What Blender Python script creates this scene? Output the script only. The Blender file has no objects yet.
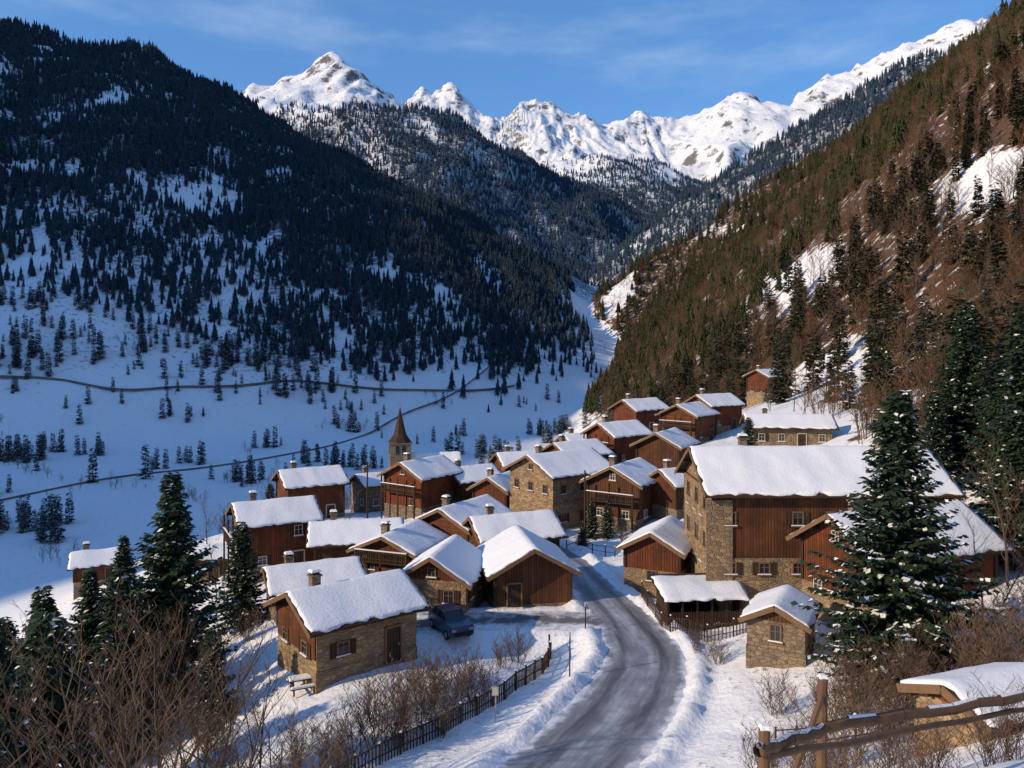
import bpy, math, random
import numpy as np
from mathutils import Vector, Matrix
random.seed(11)
rng = np.random.default_rng(11)
scene = bpy.context.scene
ROOT = scene.collection

# ------------------------------------------------------------------ nodes
def nd(nt, t, ins=None, **props):
    n = nt.nodes.new(t)
    for k, v in props.items():
        setattr(n, k, v)
    if ins:
        for k, v in ins.items():
            s = n.inputs[k]
            if isinstance(v, bpy.types.NodeSocket):
                nt.links.new(v, s)
            else:
                s.default_value = v
    return n
def C(r, g, b): return (r, g, b, 1.0)
def mixc(nt, f, a, b, blend='MIX'):
    return nd(nt, 'ShaderNodeMix', {0: f, 6: a, 7: b}, data_type='RGBA', blend_type=blend).outputs[2]
def mr(nt, v, a, b, c=0.0, d=1.0, smooth=False):
    n = nd(nt, 'ShaderNodeMapRange', {0: v, 1: a, 2: b, 3: c, 4: d})
    if smooth: n.interpolation_type = 'SMOOTHSTEP'
    return n.outputs[0]
def mth(nt, op, a, b=0.0, clamp=False):
    n = nd(nt, 'ShaderNodeMath', {0: a, 1: b}, operation=op); n.use_clamp = clamp
    return n.outputs[0]
def noise(nt, vec, scale, detail=4.0, rough=0.55):
    return nd(nt, 'ShaderNodeTexNoise', {'Vector': vec, 'Scale': scale, 'Detail': detail, 'Roughness': rough}).outputs[0]
def scl(nt, vec, s):
    return nd(nt, 'ShaderNodeMapping', {'Vector': vec, 'Scale': s}).outputs[0]
def bump(nt, h, strength, dist, normal=None):
    ins = {'Height': h, 'Strength': strength, 'Distance': dist}
    if normal is not None: ins['Normal'] = normal
    return nd(nt, 'ShaderNodeBump', ins).outputs[0]
def material(name, rough=0.8, spec=0.3):
    m = bpy.data.materials.new(name); m.use_nodes = True
    nt = m.node_tree; b = nt.nodes['Principled BSDF']
    b.inputs['Roughness'].default_value = rough
    b.inputs['Specular IOR Level'].default_value = spec
    return m, nt, b
def obj_pos(nt): return nd(nt, 'ShaderNodeTexCoord').outputs['Object']
def world_pos(nt): return nd(nt, 'ShaderNodeNewGeometry').outputs['Position']
def rand(nt): return nd(nt, 'ShaderNodeObjectInfo').outputs['Random']

def m_snow():
    m, nt, b = material('snow', 0.65, 0.25)
    p = world_pos(nt)
    n1 = noise(nt, p, 1.6, 4)
    nt.links.new(mixc(nt, n1, C(.74, .77, .82), C(.84, .85, .86)), b.inputs['Base Color'])
    nt.links.new(bump(nt, noise(nt, p, 5, 4, .65), .4, .10), b.inputs['Normal'])
    return m
def m_wood(name, c1, c2, horiz=False):
    m, nt, b = material(name, 0.75, 0.2)
    o = obj_pos(nt)
    s = nd(nt, 'ShaderNodeSeparateXYZ', {0: o})
    xy = mth(nt, 'ADD', s.outputs[0], s.outputs[1])
    u = s.outputs[2] if horiz else xy
    v = xy if horiz else s.outputs[2]
    k = mth(nt, 'MULTIPLY', u, 4.6)
    fr = mth(nt, 'FRACT', k); fl = mth(nt, 'FLOOR', k)
    gap = mr(nt, mth(nt, 'ABSOLUTE', mth(nt, 'SUBTRACT', fr, .5)), .38, .5)
    wn = nd(nt, 'ShaderNodeTexWhiteNoise', {'W': fl}, noise_dimensions='1D').outputs[0]
    cv = nd(nt, 'ShaderNodeCombineXYZ', {0: mth(nt, 'MULTIPLY', u, 14.0), 1: mth(nt, 'MULTIPLY', v, 1.3), 2: wn}).outputs[0]
    g = noise(nt, cv, 1.0, 4, .6)
    big = noise(nt, o, .7, 4, .6)
    f = mth(nt, 'ADD', mth(nt, 'MULTIPLY', g, .55), mth(nt, 'MULTIPLY', wn, .45), True)
    c = mixc(nt, f, C(*c1), C(*c2))
    c = mixc(nt, mr(nt, big, .40, .70, 0, .75), c, C(.035, .018, .012))
    c = mixc(nt, mr(nt, rand(nt), .4, 1, 0, .35), c, C(.065, .034, .022))
    c = mixc(nt, mth(nt, 'MULTIPLY', gap, .85), c, C(.010, .007, .005))
    nt.links.new(c, b.inputs['Base Color'])
    nt.links.new(bump(nt, mth(nt, 'SUBTRACT', g, mth(nt, 'MULTIPLY', gap, 2.0)), .7, .03), b.inputs['Normal'])
    return m
def m_stone(name, c1, c2, scale=2.6):
    m, nt, b = material(name, 0.9, 0.2)
    o = obj_pos(nt)
    w = nd(nt, 'ShaderNodeMix', {0: .10, 4: scl(nt, o, (1, 1, 1.7)), 5: nd(nt, 'ShaderNodeTexNoise', {'Vector': o, 'Scale': 3.0}).outputs[1]}, data_type='VECTOR').outputs[1]
    v = nd(nt, 'ShaderNodeTexVoronoi', {'Vector': w, 'Scale': scale})
    e = nd(nt, 'ShaderNodeTexVoronoi', {'Vector': w, 'Scale': scale}, feature='DISTANCE_TO_EDGE').outputs[0]
    sep = nd(nt, 'ShaderNodeSeparateColor', {0: v.outputs[1]})
    c = mixc(nt, sep.outputs[0], C(*c1), C(*c2))
    c = mixc(nt, mr(nt, noise(nt, o, 12, 4), .3, .8, 0, .5), c, C(.09, .075, .06))
    c = mixc(nt, mr(nt, noise(nt, o, .6, 4), .45, .75, 0, .5), c, C(.10, .085, .07))
    c = mixc(nt, mr(nt, e, .0, .07, .75, 0), c, C(.16, .135, .11))
    nt.links.new(c, b.inputs['Base Color'])
    nt.links.new(bump(nt, mr(nt, e, 0, .12), .8, .05), b.inputs['Normal'])
    return m
def m_plain(name, c, rough=.8, var=.5, sc=3.0, spec=.3):
    m, nt, b = material(name, rough, spec)
    n = noise(nt, obj_pos(nt), sc, 3)
    nt.links.new(mixc(nt, n, C(*[x*(1-var*.6) for x in c]), C(*[min(1, x*(1+var*.6)) for x in c])), b.inputs['Base Color'])
    return m
def m_leaf(name, c1, c2, dust=0.0, alt=None):
    m, nt, b = material(name, .75, .15)
    p = world_pos(nt)
    n = noise(nt, p, 1.1, 2)
    c = mixc(nt, mr(nt, n, .3, .7), C(*c1), C(*c2))
    c = mixc(nt, mr(nt, rand(nt), 0, 1, 0, .6), c, C(c2[0]*.45, c2[1]*.5, c2[2]*.55))
    if alt:
        r2 = mth(nt, 'FRACT', mth(nt, 'MULTIPLY', rand(nt), 7.31))
        c = mixc(nt, mr(nt, r2, .45, 1, 0, .8), c, C(*alt))
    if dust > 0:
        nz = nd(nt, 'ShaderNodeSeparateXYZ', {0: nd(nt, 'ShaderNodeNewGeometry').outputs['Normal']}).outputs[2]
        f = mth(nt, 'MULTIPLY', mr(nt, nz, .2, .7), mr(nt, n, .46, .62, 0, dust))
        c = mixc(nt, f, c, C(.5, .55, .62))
    nt.links.new(c, b.inputs['Base Color'])
    return m

SNOW = m_snow()
WOOD = m_wood('reddish_wood_planks', (.105, .027, .011), (.25, .066, .022))
WOOD2 = m_wood('brown_wood_planks', (.075, .028, .013), (.19, .068, .028))
WOOD3 = m_wood('log_wood', (.09, .030, .014), (.22, .072, .028), True)
DARKW = m_wood('dark_weathered_wood', (.03, .020, .013), (.085, .050, .031))
STONE = m_stone('tan_stone', (.23, .15, .085), (.45, .31, .17))
STONE2 = m_stone('grey_stone', (.15, .11, .08), (.32, .235, .15), 3.0)
FRAME = m_plain('window_frame_wood', (.17, .10, .055), .6)
FRAMEW = m_plain('pale_window_frame', (.42, .37, .31), .6, .2)
GLASS = m_plain('window_glass', (.018, .024, .034), .08, .4, 1.0, .6)
BARK = m_plain('bark', (.075, .052, .036), .9, .8, 6)
TWIG = m_plain('twigs', (.14, .088, .058), .85, .7, 2)
TWIGB = m_leaf('brown_twigs', (.090, .048, .027), (.185, .100, .054), 0, (.125, .10, .08))
NEEDLE = m_leaf('needles', (.014, .032, .020), (.042, .070, .034))
NEEDLEF = m_leaf('haze_tinted_far_needles', (.016, .033, .050), (.036, .062, .082), .45)  # bluish tint puts aerial haze into the needle colour
NEEDLEM = m_leaf('haze_tinted_remote_needles', (.022, .046, .080), (.046, .078, .118), .3)  # paler blue again: distance haze mixed into the base colour
NEEDLEW = m_leaf('slope_needles', (.022, .030, .011), (.058, .058, .022), .05)
METAL = m_plain('grey_metal', (.25, .26, .27), .45, .3, 5, .5)

# ------------------------------------------------------------------ mesh builder
class MB:
    def __init__(s): s.v = []; s.f = []; s.m = []
    def poly(s, pts, mi=0):
        b = len(s.v); s.v += [tuple(p) for p in pts]; s.f.append(tuple(range(b, b+len(pts)))); s.m.append(mi)
    def box(s, c, d, mi=0, rz=0.0, ry=0.0, rx=0.0, taper=1.0):
        M = Matrix.Rotation(rz, 3, 'Z') @ Matrix.Rotation(ry, 3, 'Y') @ Matrix.Rotation(rx, 3, 'X')
        b = len(s.v)
        for z in (-.5, .5):
            t = taper if z > 0 else 1.0
            for x, y in ((-.5, -.5), (.5, -.5), (.5, .5), (-.5, .5)):
                p = M @ Vector((x*d[0]*t, y*d[1]*t, z*d[2]))
                s.v.append((p.x+c[0], p.y+c[1], p.z+c[2]))
        for q in ((3, 2, 1, 0), (4, 5, 6, 7), (0, 1, 5, 4), (1, 2, 6, 5), (2, 3, 7, 6), (3, 0, 4, 7)):
            s.f.append(tuple(b+i for i in q)); s.m.append(mi)
    def prism_x(s, prof, x0, x1, mi=0):
        b = len(s.v); n = len(prof)
        for x in (x0, x1):
            s.v += [(x, y, z) for y, z in prof]
        s.f.append(tuple(b+i for i in reversed(range(n)))); s.m.append(mi)
        s.f.append(tuple(b+n+i for i in range(n))); s.m.append(mi)
        for i in range(n):
            j = (i+1) % n
            s.f.append((b+i, b+j, b+n+j, b+n+i)); s.m.append(mi)
    def tube(s, p0, p1, r0, r1, n=3, mi=0):
        p0 = Vector(p0); p1 = Vector(p1); d = (p1-p0)
        if d.length < 1e-6: return
        d.normalize(); a = d.orthogonal().normalized(); c = d.cross(a)
        b = len(s.v)
        for p, r in ((p0, r0), (p1, r1)):
            for i in range(n):
                t = 2*math.pi*i/n
                q = p + a*(r*math.cos(t)) + c*(r*math.sin(t)); s.v.append((q.x, q.y, q.z))
        for i in range(n):
            j = (i+1) % n
            s.f.append((b+i, b+j, b+n+j, b+n+i)); s.m.append(mi)
        if n > 3:
            s.f.append(tuple(b+n+i for i in range(n))); s.m.append(mi)
    def mesh(s, name, mats, smooth=False):
        me = bpy.data.meshes.new(name); me.from_pydata(s.v, [], s.f)
        for m in mats: me.materials.append(m)
        me.polygons.foreach_set('material_index', s.m)
        if smooth: me.polygons.foreach_set('use_smooth', [True]*len(s.f))
        me.update(); return me
    def obj(s, name, mats, parent=None, smooth=False):
        o = bpy.data.objects.new(name, s.mesh(name, mats, smooth)); ROOT.objects.link(o)
        if parent: o.parent = parent
        return o
def empty(name, x, y, z, rot=0.0):
    e = bpy.data.objects.new(name, None); e.empty_display_size = .5
    e.location = (x, y, z); e.rotation_euler = (0, 0, rot); ROOT.objects.link(e); return e
def place(name, me, x, y, z, rot=0.0, s=1.0):
    o = bpy.data.objects.new(name, me); o.location = (x, y, z); o.rotation_euler = (0, 0, rot)
    o.scale = (s, s, s); ROOT.objects.link(o); return o

# ------------------------------------------------------------------ noise
perm = rng.permutation(256); perm = np.concatenate([perm, perm, perm])
ga = rng.random(256)*2*np.pi; GX = np.cos(ga); GY = np.sin(ga)
def pn(x, y, seed=0):
    x = np.asarray(x, float)+seed*17.31; y = np.asarray(y, float)-seed*9.17
    xi = np.floor(x).astype(int); yi = np.floor(y).astype(int); fx = x-xi; fy = y-yi
    u = fx*fx*fx*(fx*(fx*6-15)+10); v = fy*fy*fy*(fy*(fy*6-15)+10)
    def g(i, j):
        h = perm[perm[(xi+i) & 255]+((yi+j) & 255)]
        return GX[h]*(fx-i)+GY[h]*(fy-j)
    a = g(0, 0)*(1-u)+g(1, 0)*u; b = g(0, 1)*(1-u)+g(1, 1)*u
    return (a*(1-v)+b*v)*1.5
def fbm(x, y, wl, octv=4, seed=0, gain=.5):
    r = 0; a = 1.0; t = 0
    for i in range(octv):
        r = r+a*pn(x/wl, y/wl, seed+i*3); t += a; a *= gain; wl /= 2.03
    return r/t
def ridged(x, y, wl, octv=5, seed=0, gain=.52):
    r = 0; a = 1.0; t = 0
    for i in range(octv):
        r = r+a*(1-2*np.abs(pn(x/wl, y/wl, seed+i*5))); t += a; a *= gain
        x, y = x*.8+y*.6, y*.8-x*.6
        wl /= 2.1
    return r/t
def sstep(a, b, x):
    t = np.clip((x-a)/(b-a), 0, 1); return t*t*(3-2*t)

# ------------------------------------------------------------------ terrain
CP = np.array([(3,37,0),(8,50,0),(8,56,0),(7,62,0),(6,70,0),(3,78,0),(-2,88,-.5),(-8,97,-1),(-12,104,-1.5),
(-10,50,.3),(-5,58,0),(1,60,0),(-5,45,0),(-9,38,-.3),(-14,52,0),(-1,44,0),(-6,30,-.5),(-14,35,-2),(-20,40,-4),(-24,53,-5),(-21,33,-3.5),
(-16,66,-.8),(-16,74,-1.5),(-10,78,-1.3),(-24,80,-2),(-32,85,-4.5),(-26,100,-1.8),(-18,105,-2),(-11,100,-1.5),(-4,102,-1),(6,92,-.8),(13,90,.2),
(14,115,2.5),(20,105,2.7),(21,140,4),(29,130,4.4),(57,180,5.4),(36,105,6),(18,85,1.6),(12,65,.2),(13,57,.2),(14.8,46,1.8),(22,58,2),(30,61,3.2),
(19,40,3.3),(15,27,6.9),(12,35,2.8),(9.5,38,.9),(8,13,13.2),(4,11,12.6),(0,12,10.3),(0,0,17.6),(10,16,12.0),(15,15,13.5),(20,25,9.5),(-5,12,7),(-10,15,4),(-15,20,1),(0,22,4),
(0,-20,22),(30,0,25),(40,30,16),(60,40,28),(60,80,20),(60,120,13),(80,160,18),(45,150,7),(-30,0,-4),(-40,30,-12),(-50,60,-14),(-46,90,-6.5),(-60,90,-14),(-80,60,-22),
(-60,130,-16),(-30,130,-8),(-19.6,140,-8),(-5,130,-6),(5,150,-8),(15,170,-6),(-30,170,-18),(-60,180,-23),(0,200,-20),(20,220,-18),(40,230,-8),(80,230,10),
(-100,100,-25),(-120,200,-25),(-40,250,-25),(20,290,-25),(-120,0,-22),(-200,100,-25),(-200,300,-24),(100,300,0),(-50,-60,5),(-200,-60,-20),(60,-60,35),(150,50,60),(150,200,50),(150,300,25),
(40,60,5.5),(55,60,14),(38,85,6)], float)
def tps_fit(P):
    n = len(P); d = np.linalg.norm(P[:, None, :2]-P[None, :, :2], axis=2)
    K = np.where(d > 0, d*d*np.log(d+1e-9), 0)+np.eye(n)*2.0
    Q = np.hstack([np.ones((n, 1)), P[:, :2]])
    A = np.zeros((n+3, n+3)); A[:n, :n] = K; A[:n, n:] = Q; A[n:, :n] = Q.T
    return np.linalg.solve(A, np.concatenate([P[:, 2], [0, 0, 0]]))
TW = tps_fit(CP)
def tps(x, y):
    x = np.clip(x, -200, 150); y = np.clip(y, -60, 300)
    r = TW[-3]+TW[-2]*x+TW[-1]*y
    for i, p in enumerate(CP):
        d2 = (x-p[0])**2+(y-p[1])**2
        r = r+TW[i]*.5*d2*np.log(d2+1e-9)
    return np.maximum(r, -26)
R_LEFT = [(-1350,-420,600,.95),(-1300,-150,630,.9),(-1250,190,680,.9),(-1150,700,740,.85),(-900,1000,590,.70),(-704,1100,450,.55),(-549,1120,440,.53),(-352,1000,306,.54),(-204,850,210,.58),(-105,750,124,.62),(-34,650,40,.70),(13,600,-22,.8)]  # first points: unseen ridge, raised to shadow the left slope and valley
R_BLOCKER = [(-1400,1500,780,.85),(-1550,2100,880,.85)]  # unseen ridge added to block sun from the mid mountain
R_MID = [(-800,2500,780,.72),(-475,2200,650,.72),(-253,2200,668,.72),(-90,2250,600,.72),(140,2400,545,.7),(368,2300,375,.7),(330,1950,240,.7),(240,1600,90,.6)]
R_MID2 = [(-253,2200,600,.7),(-150,1800,400,.65),(-40,1450,190,.6),(60,1200,40,.5)]
R_FAR = [(-200,3300,560,.6),(112,3200,730,.6),(352,3200,785,.6),(552,3200,745,.6),(712,3200,670,.6),(872,3200,590,.6)]
R_BACK = [(300,1450,210,.8),(334,1500,285,.8),(427,1500,345,.8),(540,1500,410,.8),(634,1500,485,.8),(700,1500,526,.8),(821,1500,560,.8),(1100,1500,620,.85)]
R_RIGHT = [(370,-400,310,1.),(355,0,296,1.),(345,150,290,1.),(340,280,284,.99),(325,400,250,.93),(318,500,222,.88),(336,600,230,.85),(322,700,218,.82),(270,750,186,.8),(176,750,122,.78),(115,720,82,.75),(66,680,42,.7),(26,620,-4,.65),(5,570,-32,.6)]
R_PEAK = [(-2700,5200,1500,.62),(-1950,5000,1535,.62),(-1544,5000,1610,.65),(-1138,5000,1800,.72),(-762,5000,1480,.65),(-388,5000,1620,.70),(-75,5000,1440,.62),(238,5000,1490,.65),(550,5000,1340,.62),(800,5000,1420,.62),(1175,5000,1480,.62),(1425,5000,1570,.65),(1738,5000,1540,.62),(2113,5000,1700,.62),(2738,5000,1960,.6),(3400,5000,2100,.6)]
R_SPUR = [[(-1138,5000,1800,.85),(-1000,4300,1150,.8),(-820,3600,600,.8)],[(-388,5000,1620,.85),(-250,4350,1150,.8),(-60,3800,800,.8)],[(-1544,5000,1610,.85),(-1700,4300,1150,.8)],
          [(238,5000,1490,.85),(330,4300,1050,.8),(300,3900,900,.8)],[(1425,5000,1570,.85),(1250,4300,1120,.8),(1000,3800,850,.8)],[(2113,5000,1700,.85),(1850,4300,1250,.8)],[(800,5000,1420,.85),(760,4400,1080,.8)],[(2738,5000,1960,.85),(2350,4200,1400,.8)]]
def ridge(R, x, y):
    best = np.full(np.shape(x), -1e4)
    for (ax, ay, az, sa), (bx, by, bz, sb) in zip(R[:-1], R[1:]):
        dx, dy = bx-ax, by-ay; L2 = dx*dx+dy*dy
        t = np.clip(((x-ax)*dx+(y-ay)*dy)/L2, 0, 1)
        d = np.hypot(x-ax-t*dx, y-ay-t*dy)
        best = np.maximum(best, az+(bz-az)*t-(sa+(sb-sa)*t)*d)
    return best
def smax(a, b, k=6.0): return .5*(a+b+np.sqrt((a-b)**2+k*k))-k*.12
def densify(P, step=.5):
    P = np.array(P, float); out = []
    n = len(P)
    for i in range(n-1):
        p0 = P[max(i-1, 0)]; p1 = P[i]; p2 = P[i+1]; p3 = P[min(i+2, n-1)]
        m = max(2, int(np.hypot(*(p2-p1)[:2])/step))
        for k in range(m):
            t = k/m
            out.append(.5*((2*p1)+(-p0+p2)*t+(2*p0-5*p1+4*p2-p3)*t*t+(-p0+3*p1-3*p2+p3)*t**3))
    out.append(P[-1]); return np.array(out)
ROADP = densify([(-22,16,.5,3.0),(-13,20,.2,3.0),(-6.3,25,0,3.0),(-1.5,31,0,3.0),(2.6,37.4,0,2.8),(6.2,44,0,2.8),(8.3,50,0,2.5),(8.2,55.5,0,2.3),(7.3,61,0,1.9),(6.4,66,0,1.7),(5.2,72,0,1.6),(3.0,78,0,1.6),(-.4,84,-.3,1.6),(-3.5,89,-.5,1.6),(-8,96,-.9,1.6),(-12,104,-1.4,1.5),(-12,116,-3,1.5)])
LANEP = densify([(8.6,56.4,0,1.7),(4.5,57.2,0,1.9),(0,57.3,0,1.7),(-5,56.6,0,1.8),(-8,55.5,0,1.4)])
def road_dist(P, x, y):
    best = np.full(x.shape, 1e9); idx = np.zeros(x.shape, int)
    for i, p in enumerate(P):
        d = (x-p[0])**2+(y-p[1])**2
        m = d < best; best = np.where(m, d, best); idx = np.where(m, i, idx)
    return np.sqrt(best), P[idx, 2], P[idx, 3]
def H(x, y, detail=True):
    x = np.atleast_1d(np.asarray(x, float)); y = np.atleast_1d(np.asarray(y, float))
    b = tps(x, y)
    far = sstep(180, 420, np.hypot(x, y))
    b = b+far*fbm(x, y, 140, 3, 2)*6
    b = b+sstep(900, 2200, y)*15
    def amp(z, k=120.): return np.clip((z-b)/k, 0, 1)
    lf = ridge(R_LEFT, x, y); a = amp(lf)
    lf = lf+a*(ridged(x*1.0+y*.25, y*.45, 170, 4, 1)*26+fbm(x, y, 55, 3, 5)*12)-a*16
    lf = np.maximum(lf, ridge(R_BLOCKER, x, y))
    mi = np.maximum(ridge(R_MID, x, y), ridge(R_MID2, x, y)); mi = mi+amp(mi, 200)*(ridged(x, y*.5, 420, 5, 3)*75-45)
    fa = ridge(R_FAR, x, y); fa = fa+amp(fa, 200)*(ridged(x, y*.6, 500, 5, 8)*60-35)
    bk = ridge(R_BACK, x, y); bk = bk+amp(bk)*(ridged(x, y*.6, 200, 4, 6)*26-10)
    rt = ridge(R_RIGHT, x, y); rt = rt+amp(rt, 80)*(ridged(x*.5, y, 130, 4, 4)*13+fbm(x, y, 30, 3, 7)*4-5)
    pk = ridge(R_PEAK, x, y)
    for R in R_SPUR: pk = np.maximum(pk, ridge(R, x, y))
    wx = x+fbm(x, y, 700, 3, 61)*160; wy = y+fbm(x, y, 700, 3, 62)*160
    pk = pk+np.clip((pk-200)/500, 0, 1)*(ridged(wx, wy*.55, 620, 7, 9, .58)*150-70)
    z = smax(b, np.maximum(lf, rt), 6.0)
    z = np.maximum(z, np.maximum(np.maximum(mi, fa), np.maximum(bk, pk)))
    if detail:
        near = (np.abs(x) < 45) & (y > 8) & (y < 130)
        if near.any():
            xn, yn = x[near], y[near]; zn = z[near]
            zn = zn+fbm(xn, yn, 7, 4, 20)*.55+fbm(xn, yn, 1.6, 3, 22)*.14
            for P, br in ((LANEP, .12), (ROADP, .5)):
                d, rz, hw = road_dist(P, xn, yn)
                w = 1-sstep(0.2, 3.2, d-hw)
                zn = zn*(1-w)+(rz-.01)*w
                jag = fbm(xn, yn, 1.4, 3, 25)
                berm = br*np.exp(-((d-hw-.75)/.5)**2)*(.9+.9*jag)
                if P is LANEP: berm = berm*(xn < 4)
                zn = zn+np.maximum(berm, 0)
                zn = np.where(d < hw+.05, rz-.07, zn)
                zn = np.where((d >= hw+.05) & (d < hw+.35), np.maximum(zn, rz+.03), zn) if P is ROADP else zn
            d2, rz2, hw2 = road_dist(LANEP, xn, yn)
            zn = np.where((d2 < hw2-.1), np.minimum(zn, rz2-.07), zn)
            z = z.copy(); z[near] = zn
    return z
def h1(x, y): return float(H([x], [y])[0])

def axis(fine0, fine1, fs, lo, hi, mid_s, mid_r, far_s):
    def grow(start, end, sgn):
        out = []; p = start; s = fs
        while (p-end)*sgn < 0:
            cap = mid_s if abs(p) < mid_r else far_s
            s = min(s*1.07, cap) if s < cap else cap
            p += s*sgn; out.append(p)
        return out
    return np.array(grow(fine0, lo, -1)[::-1]+list(np.arange(fine0, fine1, fs))+grow(fine1, hi, 1))
XS = axis(-32, 34, .42, -4400, 4400, 9.0, 900, 26)
YS = axis(16, 108, .42, -700, 6200, 8.5, 1250, 22)
GXX, GYY = np.meshgrid(XS, YS)
fx, fy = GXX.ravel(), GYY.ravel()
fz = H(fx, fy)
nx, ny = len(XS), len(YS)
me = bpy.data.meshes.new('terrain')
me.vertices.add(nx*ny); me.vertices.foreach_set('co', np.stack([fx, fy, fz], 1).astype(np.float32).ravel())
ii, jj = np.meshgrid(np.arange(nx-1), np.arange(ny-1)); a = (jj*nx+ii).ravel()
q = np.stack([a, a+1, a+1+nx, a+nx], 1).astype(np.int32)
me.loops.add(q.size); me.loops.foreach_set('vertex_index', q.ravel())
me.polygons.add(len(q)); me.polygons.foreach_set('loop_start', np.arange(0, q.size, 4, dtype=np.int32))
me.polygons.foreach_set('use_smooth', np.ones(len(q), bool))
me.update(); me.validate()
def rightmask(x, y):
    r = ridge(R_RIGHT, x, y)
    a = sstep(3, 16, r-tps(x, y)+6)*(y < 900)*(r > ridge(R_LEFT, x, y)+4)*(r > ridge(R_MID, x, y))*(x > 0)
    return np.maximum(a, sstep(40, 52, x+fbm(x, y, 20, 2, 44)*8)*(y < 330)*(y > 20))
def meadow(x, y):
    e = 1-sstep(.6, 1.1, np.hypot((x-56)/21, (y-146)/50)+fbm(x, y, 14, 3, 31)*.5)
    e2 = 1-sstep(.5, 1.1, np.hypot((x-92)/12, (y-262)/50)+fbm(x, y, 22, 3, 33)*.7)
    e3 = 1-sstep(.5, 1.1, np.hypot((x-112)/10, (y-185)/38)+fbm(x, y, 16, 3, 35)*.7)
    e4 = sstep(.26, .42, fbm(x, y*.5, 60, 4, 37))
    return np.clip(np.maximum(np.maximum(e, e2), np.maximum(e3, e4)), 0, 1)
rm = rightmask(fx, fy); md = meadow(fx, fy)
brown = rm*(1-md)
rock = sstep(450, 800, fz)*(fy > 2600)
lrg = ridge(R_LEFT, fx, fy); lrel = lrg-tps(fx, fy)
def left_density(x, y, lr, rel):
    gul = ridged(x+y*.25, y*.45, 170, 3, 1)
    n = fbm(x, y*.6, 60, 4, 50)
    den = sstep(0, 40, rel)*(.15+.62*sstep(30, 150, lr)+.55*sstep(-300, -90, x)*sstep(10, 50, rel))
    den = den*(.62+2.0*n+.6*gul)+.32*sstep(120, 240, lr)*(1+1.4*n)
    return np.clip(den, 0, 1)
scrub = left_density(fx, fy, lrg, lrel)*(fy > 180)*.9
def far_density(x, y, z):
    return (1-.95*sstep(520, 760, z+fbm(x, y, 200, 3, 66)*220))*(.95+.7*fbm(x, y*.6, 150, 3, 67))
forest = sstep(-60, 60, fy-700)*np.clip(far_density(fx, fy, fz), 0, 1)*(1-rock)*(lrg < fz-30)*(rm < .3)
scrub = np.where(fy > 650, np.maximum(forest*.9, scrub*(lrel > 0)), scrub)
for nme, arr in (('brown', brown), ('rock', rock), ('scrub', scrub)):
    at = me.attributes.new(nme, 'FLOAT', 'POINT'); at.data.foreach_set('value', arr.astype(np.float32))
m, nt, b = material('snowy_ground', .7, .2)
p = world_pos(nt)
def att(nt, n): return nd(nt, 'ShaderNodeAttribute', attribute_name=n).outputs['Fac']
n_m = noise(nt, p, .35, 4, .6); n_s = noise(nt, p, 2.2, 5, .6)
c = mixc(nt, n_m, C(.74, .77, .82), C(.84, .85, .86))
gr = mth(nt, 'MULTIPLY', mr(nt, n_s, .56, .66), mr(nt, n_m, .50, .60))
c = mixc(nt, mth(nt, 'MULTIPLY', gr, .7), c, C(.15, .10, .055))
sc = mr(nt, mth(nt, 'ADD', mth(nt, 'MULTIPLY', att(nt, 'scrub'), .65), mth(nt, 'MULTIPLY', mth(nt, 'SUBTRACT', n_m, .5), 1.8)), .28, .55, 0, .88)
sc = mth(nt, 'MULTIPLY', sc, mr(nt, att(nt, 'scrub'), 0, .12))
c = mixc(nt, sc, c, C(.045, .058, .075))
bf = mr(nt, mth(nt, 'ADD', att(nt, 'brown'), mth(nt, 'MULTIPLY', mth(nt, 'SUBTRACT', n_m, .5), 3.4)), .45, .80)
bf = mth(nt, 'MULTIPLY', bf, mr(nt, att(nt, 'brown'), 0, .1))
lit = mixc(nt, n_s, C(.06, .034, .020), C(.16, .090, .050))
c = mixc(nt, bf, c, lit)
nz = nd(nt, 'ShaderNodeSeparateXYZ', {0: nd(nt, 'ShaderNodeNewGeometry').outputs['Normal']}).outputs[2]
n_r = noise(nt, p, .014, 7, .72)
rf = mth(nt, 'MULTIPLY', mr(nt, mth(nt, 'ADD', nz, mth(nt, 'MULTIPLY', mth(nt, 'SUBTRACT', n_r, .5), 1.6)), .68, .52), att(nt, 'rock'))
c = mixc(nt, rf, c, mixc(nt, n_r, C(.10, .095, .10), C(.22, .20, .19)))
nt.links.new(c, b.inputs['Base Color'])
hh = nd(nt, 'ShaderNodeMix', {0: att(nt, 'rock'), 2: mth(nt, 'MULTIPLY', n_s, .25), 3: mth(nt, 'MULTIPLY', n_r, 34.0)}, data_type='FLOAT').outputs[0]
nt.links.new(bump(nt, hh, .5, 1.0), b.inputs['Normal'])
me.materials.append(m)
terrain = bpy.data.objects.new('snowy_terrain', me); ROOT.objects.link(terrain)

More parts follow.
